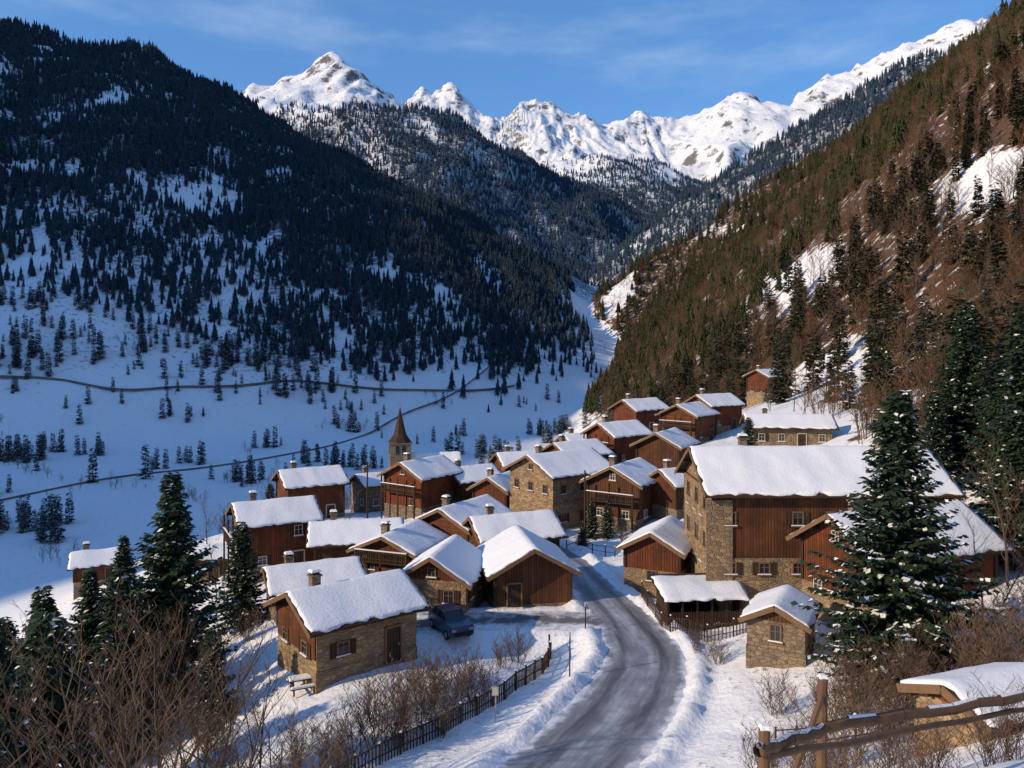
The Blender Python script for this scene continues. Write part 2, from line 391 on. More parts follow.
# roads
m, nt, b = material('icy_asphalt', .5, .4)
p = world_pos(nt); u = att(nt, 'u'); v = att(nt, 'v')
cu = nd(nt, 'ShaderNodeCombineXYZ', {0: mth(nt, 'MULTIPLY', u, 3.6), 1: mth(nt, 'MULTIPLY', v, .12), 2: 0.0}).outputs[0]
st = noise(nt, cu, 1.0, 6, .65); g = noise(nt, p, 28, 3); pt = noise(nt, p, .8, 5, .65)
c = mixc(nt, g, C(.060, .063, .070), C(.11, .114, .122))
trk = mth(nt, 'ABSOLUTE', mth(nt, 'SUBTRACT', mth(nt, 'ABSOLUTE', u), .46))
f = mth(nt, 'ADD', mr(nt, trk, .06, .36, 0, .5), mr(nt, st, .42, .62, 0, .6))
f = mth(nt, 'MULTIPLY', f, mr(nt, pt, .3, .7, .4, 1.1), True)
c = mixc(nt, f, c, C(.42, .45, .52))
edge = mr(nt, mth(nt, 'ADD', mth(nt, 'ABSOLUTE', u), mth(nt, 'MULTIPLY', mth(nt, 'SUBTRACT', pt, .5), .8)), .80, .98, 0, .95)
c = mixc(nt, edge, c, C(.76, .78, .82))
nt.links.new(c, b.inputs['Base Color'])
nt.links.new(mr(nt, st, .3, .7, .32, .7), b.inputs['Roughness'])
nt.links.new(bump(nt, g, .3, .01), b.inputs['Normal'])
ASPH = m
m, nt, b = material('packed_snow_lane', .6, .3)
p = world_pos(nt); u = att(nt, 'u')
pt = noise(nt, p, 1.1, 5, .65)
f = mr(nt, mth(nt, 'ADD', pt, mth(nt, 'MULTIPLY', mth(nt, 'ABSOLUTE', u), .35)), .56, .82)
nt.links.new(mixc(nt, f, C(.14, .145, .155), C(.72, .75, .8)), b.inputs['Base Color'])
nt.links.new(bump(nt, pt, .4, .05), b.inputs['Normal'])
LANE = m
def road(name, P, mat, dz, seg=10):
    t = np.gradient(P[:, :2], axis=0); t /= np.linalg.norm(t, axis=1)[:, None]
    nrm = np.stack([t[:, 1], -t[:, 0]], 1)
    V = []; U = []; W = []; s = 0
    for i, p in enumerate(P):
        if i: s += np.hypot(*(P[i]-P[i-1])[:2])
        for k in range(seg+1):
            a = -1+2*k/seg
            q = p[:2]+nrm[i]*a*(p[3]+.12)
            V.append((q[0], q[1], p[2]+dz+.05*(1-a*a))); U.append(a); W.append(s)
    F = [(i*(seg+1)+k, i*(seg+1)+k+1, (i+1)*(seg+1)+k+1, (i+1)*(seg+1)+k) for i in range(len(P)-1) for k in range(seg)]
    me = bpy.data.meshes.new(name); me.from_pydata(V, [], F); me.materials.append(mat)
    for nme, arr in (('u', U), ('v', W)):
        at = me.attributes.new(nme, 'FLOAT', 'POINT'); at.data.foreach_set('value', arr)
    me.polygons.foreach_set('use_smooth', [True]*len(F)); me.update()
    o = bpy.data.objects.new(name, me); ROOT.objects.link(o)
road('village_road', ROADP, ASPH, .0)
road('snowy_lane', LANEP, LANE, -.02)

# ------------------------------------------------------------------ houses
def snow_roof(mbs, L, W, h, rise, ov, t, seed, zoff=.17):
    hx = L/2+ov; hy = W/2+ov; sl = rise/(W/2)
    nxs = max(10, int(hx*2/.3)); nys = max(12, int(hy*2/.28)); nys += nys % 2
    base = len(mbs.v); s0 = seed*3.7
    us = np.linspace(-1, 1, nxs+1); vs = np.linspace(-1, 1, nys+1)
    U, V = np.meshgrid(us, vs, indexing='ij')
    ux = U*hx; vy = V*hy
    ed = np.maximum(np.abs(U)**20, np.abs(V)**24)
    jx = np.minimum(fbm(vy+s0, ux*0+s0, .8, 3, 40), .15)*.34; jy = np.minimum(fbm(ux+s0, vy*0+s0, .8, 3, 41), .15)*.45
    X = ux+np.where(np.abs(U) > .99, (jx-.06)*np.sign(U), 0)
    Y = vy+np.where(np.abs(V) > .99, (jy-.04)*np.sign(V), 0)
    zr = h+rise+zoff-sl*(np.sqrt(Y*Y+.01)-.02)
    th = t*(1+.9*fbm(ux+s0, vy*.6+s0, 2.2, 4, 42))*(1-.35*ed)
    Z = zr+np.maximum(th, .03)
    for i in range(nxs+1):
        for j in range(nys+1): mbs.v.append((X[i, j], Y[i, j], Z[i, j]))
    ID = lambda i, j: base+i*(nys+1)+j
    for i in range(nxs):
        for j in range(nys): mbs.f.append((ID(i, j), ID(i+1, j), ID(i+1, j+1), ID(i, j+1))); mbs.m.append(0)
    ring = [(i, 0) for i in range(nxs+1)]+[(nxs, j) for j in range(1, nys+1)]+[(i, nys) for i in range(nxs-1, -1, -1)]+[(0, j) for j in range(nys-1, 0, -1)]
    b2 = len(mbs.v)
    for i, j in ring: mbs.v.append((X[i, j]*.995, Y[i, j]*.99, zr[i, j]-.03))
    n = len(ring)
    for k in range(n):
        k2 = (k+1) % n
        mbs.f.append((b2+k, b2+k2, ID(*ring[k2]), ID(*ring[k]))); mbs.m.append(0)
HC = [0]
HPOS = []
def house(name, x, y, deg, L, W, h, rise, hs=1.0, up='wood', lowm=None, clad=False, chim=1, balc=None, ov=.7, z=None, t=.11, gab=None, win=True, fr=None, frontdoor='y-', rf=.80):
    HC[0] += 1; sd = HC[0]; r = random.Random(sd*5)
    HPOS.append((x, y, max(L, W)*.62))
    h = h+rise*(1-rf)*.6; rise = rise*rf
    if z is None: z = h1(x, y)+.05
    e = empty(name, x, y, z, math.radians(deg))
    UP = {'wood': WOOD, 'wood2': WOOD2, 'log': WOOD3, 'stone': STONE, 'stone2': STONE2, 'dark': DARKW}[up]
    LO = lowm or (STONE2 if r.random() < .6 else STONE)
    GB = gab or (UP if up not in ('stone', 'stone2') else WOOD2)
    sl = rise/(W/2)
    mb = MB()
    mb.box((0, 0, (hs-3)/2), (L+.10, W+.10, hs+3), 1)
    mb.box((0, 0, (hs+h)/2+.001), (L, W, h-hs), 0)
    mb.prism_x([(-W/2-.012, h-.012), (W/2+.012, h-.012), (0, h+rise)], -L/2-.02, L/2+.02, 2)
    if clad:
        for sg in (-1, 1): mb.box((sg*(L/2+.035), 0, h/2+.6), (.07, W*.98, h-1.2), 2)
    if up in ('wood', 'wood2', 'log', 'dark') and not clad:
        for sx in (-1, 1):
            for sy in (-1, 1): mb.box((sx*L/2, sy*W/2, (hs+h)/2), (.22, .22, h-hs-.02), 3)
    mb.obj('walls', [UP, LO, GB, DARKW], e)
    rb = MB(); hx = L/2+ov; ye = W/2+ov; ze = h+rise-sl*ye
    for sg in (-1, 1):
        pr = [(0, h+rise+.03), (sg*ye, ze+.03), (sg*ye, ze+.17), (0, h+rise+.17)]
        if sg < 0: pr = pr[::-1]
        rb.prism_x(pr, -hx, hx, 0)
    for yy in (-W/2, -W/4, 0, W/4, W/2):
        for sg in (-1, 1):
            rb.box((sg*(L/2+ov*.42), yy, h+rise-sl*abs(yy)-.10), (ov*.9, .16, .2), 0)
    nr = int(L/.9)
    for k in range(nr+1):
        xx = -L/2+L*k/nr
        for sg in (-1, 1):
            rb.box((xx, sg*(W/2+ov*.48), h-sl*ov*.48-.04), (.10, ov*.85, .12), 0, rx=-sg*math.atan(sl))
    for sg in (-1, 1):
        for sy in (-1, 1):
            ln = math.hypot(ye, sl*ye)
            rb.box((sg*(hx+.02), sy*ye/2, h+rise-sl*ye/2+.05), (.05, ln, .28), 1, rx=-sy*math.atan(sl))
    rb.obj('roof', [DARKW, FRAME], e)
    sb = MB(); snow_roof(sb, L, W, h, rise, ov, t*r.uniform(.8, 1.3), sd); sb.obj('roof_snow', [SNOW], e, True)
    wb = MB()
    FRM = fr or (FRAMEW if r.random() < .35 else FRAME)
    def window(face, u, zc, w=.8, hh=1.0, shut=False):
        off = {'x': L/2, 'y': W/2}[face[0]]+(.05 if zc < hs else 0)+(.075 if clad and face[0] == 'x' else .0)
        if zc > h-.3 and face[0] == 'x': off = L/2+.02+(.075 if clad else 0)
        sg = 1 if face[1] == '+' else -1
        def bx(uu, zz, out, su, sz, so, mi):
            if face[0] == 'x': wb.box((sg*(off+out), uu, zz), (so, su, sz), mi)
            else: wb.box((uu, sg*(off+out), zz), (su, so, sz), mi)
        bx(u, zc, .012, w, hh, .03, 1)
        fw = .09
        bx(u-w/2, zc, .035, fw, hh+fw, .10, 0); bx(u+w/2, zc, .035, fw, hh+fw, .10, 0)
        bx(u, zc+hh/2, .038, w-fw, fw, .11, 0); bx(u, zc-hh/2-.01, .07, w+.3, .08, .18, 0)
        bx(u, zc, .03, .05, hh-fw, .05, 0); bx(u, zc+.1, .032, w-fw, .04, .05, 0)
        bx(u, zc-hh/2+.055, .10, w+.2, .05, .12, 3)
        if shut:
            for k in (-1, 1): bx(u+k*(w/2+.27), zc, .03, .40, hh+.05, .06, 2)
    nf = max(1, int((h-.3)//2.4)) if h > 2.9 else 1
    if win:
        for face in ('x+', 'x-', 'y+', 'y-'):
            ln = W if face[0] == 'x' else L
            n = max(1, int(ln/2.3))
            for f in range(nf):
                zc = 1.55+f*(h/nf)
                if zc+.6 > h+.2: continue
                for k in range(n):
                    uu = -ln/2+ln*(k+.5)/n
                    if f == 0 and face == frontdoor and k == n//2: continue
                    if r.random() < .12: continue
                    window(face, uu, zc, .75 if ln > 4 else .6, 1.0 if f or h < 3 else .85, r.random() < .35 and up != 'stone2')
            if face[0] == 'x' and rise > 1.5: window(face, 0, h+rise*.32, .6, .7)
    sg = -1 if frontdoor[1] == '-' else 1
    def bd(u, zz, out, su, sz, so, mi):
        if frontdoor[0] == 'x': wb.box((sg*(L/2+.06+out), u, zz), (so, su, sz), mi)
        else: wb.box((u, sg*(W/2+.06+out), zz), (su, so, sz), mi)
    ln = W if frontdoor[0] == 'x' else L; n = max(1, int(ln/2.3)); du = -ln/2+ln*(n//2+.5)/n
    if h > 2:
        bd(du, 1.0, .0, 1.0, 2.1, .08, 2); bd(du-.55, 1.05, .02, .12, 2.25, .14, 0); bd(du+.55, 1.05, .02, .12, 2.25, .14, 0); bd(du, 2.16, .02, 1.0, .14, .14, 0)
        bd(du+.35, 1.0, .07, .05, .14, .05, 4)
    wb.obj('windows_and_door', [FRM, GLASS, DARKW, SNOW, METAL], e)
    for c in range(chim):
        cb = MB(); cx = (-L*.28 if c == 0 else L*.3); cy = W*.12*(1 if c == 0 else -1)
        zt = h+rise+.65; zb = h+rise*.3
        cb.box((cx, cy, (zt+zb)/2), (.58, .58, zt-zb), 0); cb.box((cx, cy, zt+.05), (.74, .74, .1), 0)
        cb.box((cx, cy, zt+.2), (.46, .46, .18), 2); cb.box((cx, cy, zt+.36), (.7, .7, .14), 1, taper=.7)
        cb.obj('chimney', [STONE2, SNOW, DARKW], e)
    if balc:
        bb = MB(); face, zb, dep = balc; sg = 1 if face[1] == '+' else -1
        ln = (W if face[0] == 'x' else L)*.92; of = (L if face[0] == 'x' else W)/2
        def bx(u, zz, out, su, sz, so, mi):
            if face[0] == 'x': bb.box((sg*(of+out), u, zz), (so, su, sz), mi)
            else: bb.box((u, sg*(of+out), zz), (su, so, sz), mi)
        bx(0, zb, dep/2, ln, .12, dep, 0); bx(0, zb+.95, dep-.05, ln, .10, .10, 0); bx(0, zb+.3, dep-.05, ln, .07, .07, 0)
        k = 0; nb = int(ln/.16)
        for k in range(nb+1): bx(-ln/2+ln*k/nb, zb+.5, dep-.05, .07, .86, .035, 0)
        for k in (-1, 0, 1): bx(k*(ln/2-.08), (zb+h)/2-.1, dep-.06, .14, h-zb+.2, .14, 0)
        for k in (-1, 0, 1): bx(k*(ln/2-.08), (zb-2.5)/2, dep-.06, .16, zb+2.4, .16, 0)
        bx(0, zb+1.03, dep-.05, ln, .07, .15, 1)
        bb.obj('balcony', [DARKW, SNOW], e)
    return e

house('stone_and_wood_house', -10.6, 51.4, 38, 6.8, 5.8, 3.0, 1.6, .5, 'stone', STONE, True, 1, None, .7, fr=FRAME)
house('small_stone_and_wood_house', -5.3, 62, 78, 6.0, 5.2, 2.7, 1.7, .4, 'stone', STONE, False, 0, None, .6, gab=WOOD, frontdoor='x-', rf=.95)
house('wooden_barn', 1.0, 63.5, 100, 6.8, 5.8, 2.9, 1.8, .5, 'wood2', STONE2, False, 0, None, .7, gab=WOOD2, win=False, frontdoor='x-', rf=.9, fr=FRAME)
house('wooden_house', 0.0, 74.5, 20, 7.0, 5.4, 2.8, 1.7, .8, 'wood2', None, False, 1, None, .7)
house('wooden_house', -16.2, 65, 25, 6.4, 5.2, 2.0, 1.3, .7, 'wood', None, False, 1, None, .7)
house('wooden_chalet', -15, 77, 12, 7.6, 6.0, 3.2, 1.5, 1.0, 'wood2', None, False, 1, None, .7)
house('wooden_chalet', -10.2, 73.5, 70, 6.0, 5.6, 2.7, 1.5, 1.0, 'wood', None, False, 1, ('x-', 2.0, .9), .7)
house('wooden_chalet', -4.8, 80, 58, 7.2, 6.0, 3.5, 1.8, 1.2, 'log', None, False, 1, None, .7)
house('wooden_chalet', -23.8, 80, 28, 6.8, 6.2, 4.9, 1.8, 1.0, 'wood', None, False, 1, ('x-', 2.8, 1.0), .7)
house('wooden_hut', -31, 84, 10, 4.0, 3.4, 2.1, 1.0, .5, 'wood2', None, False, 0, None, .5)
house('wooden_chalet', -25.5, 101, 30, 6.8, 6.0, 4.6, 1.8, 1.0, 'wood', None, False, 1, None, .7)
house('stone_house', -18, 107, 35, 5.4, 4.8, 3.7, 1.3, 1.0, 'stone2', None, False, 1, None, .5)
house('wooden_chalet', -11.3, 100, 55, 6.8, 6.0, 4.4, 1.9, 1.0, 'wood', None, False, 1, ('x-', 2.7, 1.0), .7)
house('wooden_house', -5.3, 103, 35, 5.6, 5.0, 3.9, 1.6, 1.2, 'wood2', None, False, 1, None, .6)
house('wooden_house', -1.4, 97, 60, 5.0, 4.6, 3.3, 1.6, 1.0, 'wood', None, False, 1, None, .6)
house('wooden_house', 1.2, 112, 20, 6.2, 5.0, 4.0, 1.6, 1.2, 'log', None, False, 1, None, .6)
house('large_stone_house', 5.6, 93, 38, 8.8, 7.6, 6.1, 2.2, 3.4, 'stone', STONE, False, 1, None, .7, gab=STONE)
house('wooden_chalet', 12.6, 88.5, 58, 6.8, 6.0, 4.7, 1.9, 1.2, 'wood2', STONE2, False, 1, ('x-', 2.9, 1.1), .7)
house('wooden_chalet', 8.5, 107, 35, 6.4, 5.6, 4.4, 1.7, 1.0, 'wood', None, False, 1, None, .7)
house('wooden_house', 10.6, 121, 25, 5.6, 5.0, 3.8, 1.5, 1.0, 'wood2', None, False, 1, None, .6)
house('wooden_chalet', 15.2, 115, 35, 6.4, 5.8, 4.4, 1.8, 1.0, 'wood', None, False, 1, ('x-', 2.7, 1.0), .7)
house('wooden_chalet', 20, 104, 58, 6.0, 5.6, 4.2, 1.8, 1.0, 'wood2', None, False, 1, None, .7)
house('wooden_chalet', 22, 138, 35, 7.0, 5.8, 4.2, 1.8, 1.0, 'wood', None, False, 1, None, .7)
house('wooden_chalet', 28, 127, 50, 6.8, 6.0, 4.4, 1.8, 1.0, 'log', None, False, 1, ('x-', 2.7, 1.0), .7)
house('wooden_chalet', 33.5, 133, 30, 6.6, 5.8, 4.2, 1.8, 1.0, 'wood', None, False, 1, None, .7)
house('wooden_house', 18.3, 87, 30, 5.0, 4.4, 3.4, 1.5, 1.0, 'wood2', None, False, 1, None, .6)
house('mountain_cabin', 57, 180, 40, 6.2, 5.4, 4.4, 1.6, 1.0, 'wood', None, False, 1, None, .8, z=7.4)
house('stone_farmhouse', 36.5, 106, -8, 10.0, 5.4, 2.8, 1.5, 1.2, 'stone', STONE, False, 1, None, .7, gab=WOOD)
house('wooden_chalet', -46.4, 90, 25, 4.8, 4.0, 2.4, 1.2, .8, 'wood', None, False, 1, None, .6)
house('wooden_house', 12.3, 66, 65, 5.8, 4.4, 3.5, 1.5, 2.0, 'wood', STONE, False, 0, None, .6, fr=FRAME)
house('large_wooden_farmhouse', 23, 62.2, 0, 17.0, 9.2, 7.0, 2.6, 2.3, 'wood2', STONE, False, 2, None, .75, z=2.0, t=.14, gab=STONE, rf=.92)
house('gabled_wooden_house', 25.4, 52.8, 20, 10.0, 6.2, 4.5, 2.0, 1.6, 'wood', STONE, False, 1, None, .75, z=2.3, t=.14, rf=.95)
house('stone_hut', 16.0, 47.5, 62, 4.0, 3.2, 2.1, 1.0, .6, 'stone2', STONE2, False, 0, None, .4, z=1.7, t=.12)
house('stone_hut', 15.9, 26.5, 22, 3.8, 2.6, 1.3, .6, .4, 'stone', STONE, False, 0, None, .4, z=6.9, t=.10, win=False)
ab = MB(); ab.box((14.9, 57.54, 4.4), (1.9, .16, 8.2), 0); ab.box((14.42, 62.2, 5.0), (.10, 9.0, 8.0), 0)
for yy in (59.5, 62.2, 65):
    for zz in (5.2, 8.0):
        ab.box((14.36, yy, zz), (.04, .8, 1.0), 1); ab.box((14.33, yy, zz-.55), (.2, 1.1, .1), 2)
        for k in (-.42, .42): ab.box((14.34, yy+k, zz), (.1, .09, 1.1), 2)
ab.obj('masonry_wall', [STONE, GLASS, FRAME])

def shed():
    e = empty('wooden_shed', 13.3, 57.2, .15, math.radians(4)); HPOS.append((13.3, 57.2, 3.5))
    mb = MB(); L, W = 5.2, 3.0
    mb.box((0, W/2, .95), (L, .1, 2.1), 0)
    for sx in (-1, 1): mb.box((sx*L/2, 0, .9), (.1, W, 2.0), 0)
    for k in range(6): mb.box((-L/2+L*k/5, -W/2, .95), (.15, .15, 2.2), 0)
    mb.box((0, -W/2, .75), (L, .06, .08), 0); mb.box((0, -W/2, .3), (L, .06, .08), 0)
    for k in range(30): mb.box((-L/2+.1+L*.96*k/29, -W/2-.05, .45), (.12, .03, .95+.1*random.random()), 0)
    mb.box((0, -W/2, 1.95), (L+.1, .14, .16), 0)
    mb.obj('slatted_walls', [DARKW], e)
    rb = MB(); rb.box((0, 0, 2.25), (L+1.0, W+1.1, .12), 0, rx=math.radians(8)); rb.obj('roof', [DARKW], e)
    sb = MB(); snow_roof(sb, L, W, 2.02, .16, .5, .16, 77, .2); o = sb.obj('roof_snow', [SNOW], e, True); o.rotation_euler = (math.radians(8), 0, 0); o.location = (0, .05, .02)
    lg = MB()
    for i in range(12):
        for j in range(5): lg.tube((-L/2+.5+i*.3+.1*(j % 2), -.4, .12+j*.22), (-L/2+.5+i*.3+.1*(j % 2), .9, .12+j*.22), .11, .11, 7, 0)
    lg.obj('firewood_stack', [WOOD2], e)
shed()
def church():
    x, y = -19.6, 140; z = h1(x, y); e = empty('church', x, y, z, math.radians(12)); HPOS.append((x, y, 8))
    top = 2.0-z
    mb = MB(); mb.box((0, 0, top/2-1), (3.6, 3.6, top+2), 0); mb.box((0, 0, top+.08), (4.0, 4.0, .2), 0); mb.box((0, 0, top-2.6), (3.8, 3.8, .16), 0)
    mb.obj('bell_tower', [STONE2], e)
    wb = MB()
    for a in range(4):
        c, s = math.cos(a*math.pi/2), math.sin(a*math.pi/2)
        for k in (-.55, .55):
            wb.box((c*1.81-s*k, s*1.81+c*k, top-1.2), (.08 if a % 2 == 0 else .6, .6 if a % 2 == 0 else .08, 1.4), 0)
            wb.box((c*1.82-s*k, s*1.82+c*k, top-.42), (.09 if a % 2 == 0 else .42, .42 if a % 2 == 0 else .09, .2), 0)
    wb.obj('belfry_openings', [GLASS], e)
    sp = MB(); n = 8; b = []
    rr = [(2.15, top+.18), (1.15, top+1.5), (.7, top+3.4), (.05, top+6.2)]
    for r0, zz in rr:
        b.append([(r0*math.cos(2*math.pi*(k+.5)/n), r0*math.sin(2*math.pi*(k+.5)/n), zz) for k in range(n)])
    for i in range(3):
        for k in range(n):
            k2 = (k+1) % n; sp.poly([b[i][k], b[i][k2], b[i+1][k2], b[i+1][k]], 0)
    sp.box((0, 0, top+6.6), (.08, .08, .9), 1); sp.box((0, 0, top+6.7), (.5, .08, .08), 1)
    sp.obj('spire', [DARKW, METAL], e)
    nb = MB(); nb.box((6, 0, 2.0), (8.5, 6, 8), 0); nb.prism_x([(-3, 6), (3, 6), (0, 8.6)], 1.86, 10.2, 0); nb.obj('nave', [STONE], e)
    sb = MB(); snow_roof(sb, 8.6, 6, 6, 2.6, .4, .2, 88, .1); o = sb.obj('nave_roof_snow', [SNOW], e, True); o.location = (6, 0, 0)
church()

# ------------------------------------------------------------------ trees
def conifer(seed, h, R, whorl, nb, step, sprig, snow=.3, n_side=2, trunk=True, low=.06, needles=NEEDLE):
    r = random.Random(seed); mb = MB()
    if trunk:
        prev = (0, 0, -.6); pr = h*.016
        for k in range(1, 6):
            z = h*k/5; cur = (r.uniform(-.05, .05), r.uniform(-.05, .05), z if k < 5 else h*.98)
            nr = max(.015, h*.016*(1-k/5)); mb.tube(prev, cur, pr, nr, 6, 0); prev = cur; pr = nr
    z = h*low
    ph = r.random()*6
    while z < h*.985:
        t = z/h
        rad = R*((1-t)**.85)*(.86+.14*math.sin(ph+t*9))+.05*h*.3*(1-t)*.3+.06
        if t < .12: rad *= .75+2.1*t
        n = max(4, int(nb*(.55+.45*(1-t))))
        off = r.random()*6.28
        for k in range(n):
            if r.random() < .06: continue
            a = off+6.28*k/n+r.uniform(-.3, .3)
            L = rad*r.uniform(.62, 1.2); zz = z+r.uniform(-.5, .5)*whorl
            drop = r.uniform(.22, .42)*(1-t)+.02; up = .55*t
            ca, sa = math.cos(a), math.sin(a); d = step*.5
            if step < .3: mb.tube((0, 0, zz), (ca*L*.85, sa*L*.85, zz+L*.85*(up-drop)), .03*(1-t)+.008, .006, 3, 0)
            while d <= L:
                s = d/L; px, py = ca*d, sa*d; pz = zz+d*(up-drop)+.16*L*s*s
                ln = sprig*(1.2-.55*s)*r.uniform(.7, 1.25)
                for q in range(n_side+1):
                    if q == n_side: sa2 = a+r.uniform(-.25, .25)
                    else: sa2 = a+(1 if q % 2 else -1)*r.uniform(.55, 1.25)
                    dz = r.uniform(-.55, .06)
                    dx, dy = math.cos(sa2), math.sin(sa2); w = ln*r.uniform(.22, .36)
                    lx, ly = -dy*w, dx*w; tilt = r.uniform(-.8, .8)*w
                    p0 = (px, py, pz); p2 = (px+dx*ln, py+dy*ln, pz+dz*ln)
                    mx, my, mz = px+dx*ln*.5, py+dy*ln*.5, pz+dz*ln*.38
                    mb.poly([p0, (mx+lx, my+ly, mz+tilt), p2, (mx-lx, my-ly, mz-tilt)], 1)
                    if r.random() < snow:
                        o = .035+.02*ln; g = .8
                        mb.poly([(px, py, pz+o), (mx+lx*g, my+ly*g, mz+tilt*g+o), (px+dx*ln*.86, py+dy*ln*.86, pz+dz*ln*.8+o), (mx-lx*g, my-ly*g, mz-tilt*g+o)], 2)
                d += step*r.uniform(.8, 1.2)
        z += whorl*r.uniform(.75, 1.2)*(1.1-.45*t)
    return mb.mesh('pine', [BARK, needles, SNOW])
def far_fir(seed, h, R, layers=8, n=9, needles=NEEDLEF):
    r = random.Random(seed); mb = MB()
    mb.tube((0, 0, -.8), (0, 0, h*.9), h*.014, .03, 4, 0)
    for l in range(layers):
        t = l/layers; zb = h*(.07+.80*t**.92); zt = min(h, zb+h*(.26-.10*t)); rad = R*(1-t)**.8*r.uniform(.8, 1.15)+.1
        off = r.random()*6; ring = []
        ox, oy = r.uniform(-.12, .12)*R*(1-t), r.uniform(-.12, .12)*R*(1-t)
        for k in range(n*2):
            a = off+math.pi*k/n; rr = rad*(r.uniform(.75, 1.25) if k % 2 == 0 else r.uniform(.32, .55))
            zz = zb+(-.045*h*r.random() if k % 2 == 0 else .04*h)
            ring.append((rr*math.cos(a)+ox, rr*math.sin(a)+oy, zz))
        for k in range(n*2):
            mb.poly([ring[k], ring[(k+1) % (n*2)], (0, 0, zt)], 1)
    return mb.mesh('fir', [BARK, needles])
def bare(seed, h, stems=1, levels=3, spread=.55, thick=.012, nb=9, mats=(BARK, TWIG), fine=1.0):
    r = random.Random(seed); mb = MB()
    def grow(p, d, L, rad, lv):
        n = 6 if lv == 0 else (4 if lv == 1 else 3)
        pts = [p]; dd = d.copy()
        for i in range(n):
            dd = (dd+Vector((r.uniform(-1, 1), r.uniform(-1, 1), r.uniform(-.5, 1)))*(.11 if lv == 0 else .2)).normalized()
            q = pts[-1]+dd*(L/n)
            r0 = rad*(1-i/n*.8); r1 = rad*(1-(i+1)/n*.8)
            mb.tube(pts[-1], q, r0, r1, 5 if lv == 0 else 3, 0 if lv < 2 else 1); pts.append(q)
        if lv >= levels: return
        m = nb if lv == 0 else (6 if lv == 1 else 4)
        for k in range(m):
            s = (.22 if lv == 0 else .2)+.78*(k+r.random())/m; s = min(s, .98)
            i = min(int(s*n), n-1); q = pts[i].lerp(pts[i+1], s*n-i)
            az = r.uniform(0, 6.28); ax = Vector((math.cos(az), math.sin(az), 0))
            nd_ = (dd*.55+ax*(spread+.25)+Vector((0, 0, .35))).normalized()
            grow(q, nd_, L*r.uniform(.32, .5)*(1.15-.5*s), max(rad*.42*(1-.4*s), .006*fine), lv+1)
    for s in range(stems):
        a = r.uniform(0, 6.28); l = 0.05 if stems == 1 else r.uniform(.15, .6)
        p = Vector((r.uniform(-.3, .3)*(stems > 1), r.uniform(-.3, .3)*(stems > 1), -.3))
        grow(p, Vector((math.cos(a)*l, math.sin(a)*l, 1)).normalized(), h*r.uniform(.75, 1), h*thick, 0)
    return mb.mesh('bare', list(mats))
P_H = [conifer(1, 14, 5.2, .30, 12, .22, .50, .14), conifer(2, 14, 4.6, .32, 11, .23, .52, .05), conifer(3, 12, 4.2, .32, 11, .23, .50, .07)]
P_M = [conifer(5, 13, 3.0, .7, 8, .6, 1.0, 0, needles=NEEDLEW), conifer(6, 12, 2.6, .7, 8, .6, 1.0, 0, needles=NEEDLEW)]
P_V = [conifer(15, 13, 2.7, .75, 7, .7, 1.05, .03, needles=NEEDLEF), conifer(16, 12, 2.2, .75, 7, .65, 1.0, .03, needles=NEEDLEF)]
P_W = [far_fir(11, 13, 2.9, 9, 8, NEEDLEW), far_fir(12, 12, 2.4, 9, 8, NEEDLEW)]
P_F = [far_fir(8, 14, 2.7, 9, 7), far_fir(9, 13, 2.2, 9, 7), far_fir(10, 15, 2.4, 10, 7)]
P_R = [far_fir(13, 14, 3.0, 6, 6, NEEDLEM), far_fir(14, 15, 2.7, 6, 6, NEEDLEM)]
B_T = [bare(21, 8, 1, 3, .5, .011, 11), bare(22, 7.5, 1, 3, .55, .012, 12), bare(23, 8.5, 2, 3, .45, .010, 9)]
B_S = [bare(31, 2.6, 11, 2, .5, .008, 8, (BARK, TWIG), 1.6), bare(32, 2.2, 12, 2, .6, .008, 8, (BARK, TWIG), 1.6)]
B_F = [bare(41, 10, 1, 2, .5, .012, 13, (TWIGB, TWIGB), 7.0), bare(42, 9, 2, 2, .6, .012, 10, (TWIGB, TWIGB), 7.0)]
def tree(me, name, x, y, s=1.0, dz=-.1):
    return place(name, me, x, y, h1(x, y)+dz, random.uniform(0, 6.28), s)
tree(P_H[0], 'snow_dusted_fir_tree', 19.2, 39.8, 1.05)
for x, y, s, k in [(-22.5, 53, 1.15, 1), (-20.3, 35, 1.05, 2), (-25.5, 39, .95, 1), (-22, 65, .72, 2), (-31, 50, .85, 2), (-27, 46, .95, 1), (-24, 33, .9, 1), (-17.8, 47.5, .5, 2), (-29.5, 56, .85, 1), (-24.5, 50, 1.0, 2), (38.5, 60, 1.2, 1), (34.5, 55, .95, 2), (42, 66, 1.25, 1), (32, 44, .85, 2), (39, 51, 1.1, 2), (46, 60, 1.1, 1),
                  (-33, 68, .75, 1), (-38, 60, .8, 2), (29, 98, .60, 2), (8.3, 83.5, .33, 2), (9.9, 82.5, .30, 1), (-29, 96, .5, 2), (7, 80, .22, 2), (43, 76, 1.1, 1), (48, 84, 1.1, 2), (39, 74, .8, 2)]:
    tree(P_H[k], 'fir_tree', x, y, s)
for x, y, s in [(54, 158, 1.1), (50, 150, 1.0), (66, 140, 1.0), (58, 118, .7), (72, 158, 1.1), (83, 170, 1.2), (47, 172, .8), (60, 132, .6), (57, 125, .9), (63, 122, 1.0)]:
    tree(P_M[0], 'fir_tree', x, y, s)
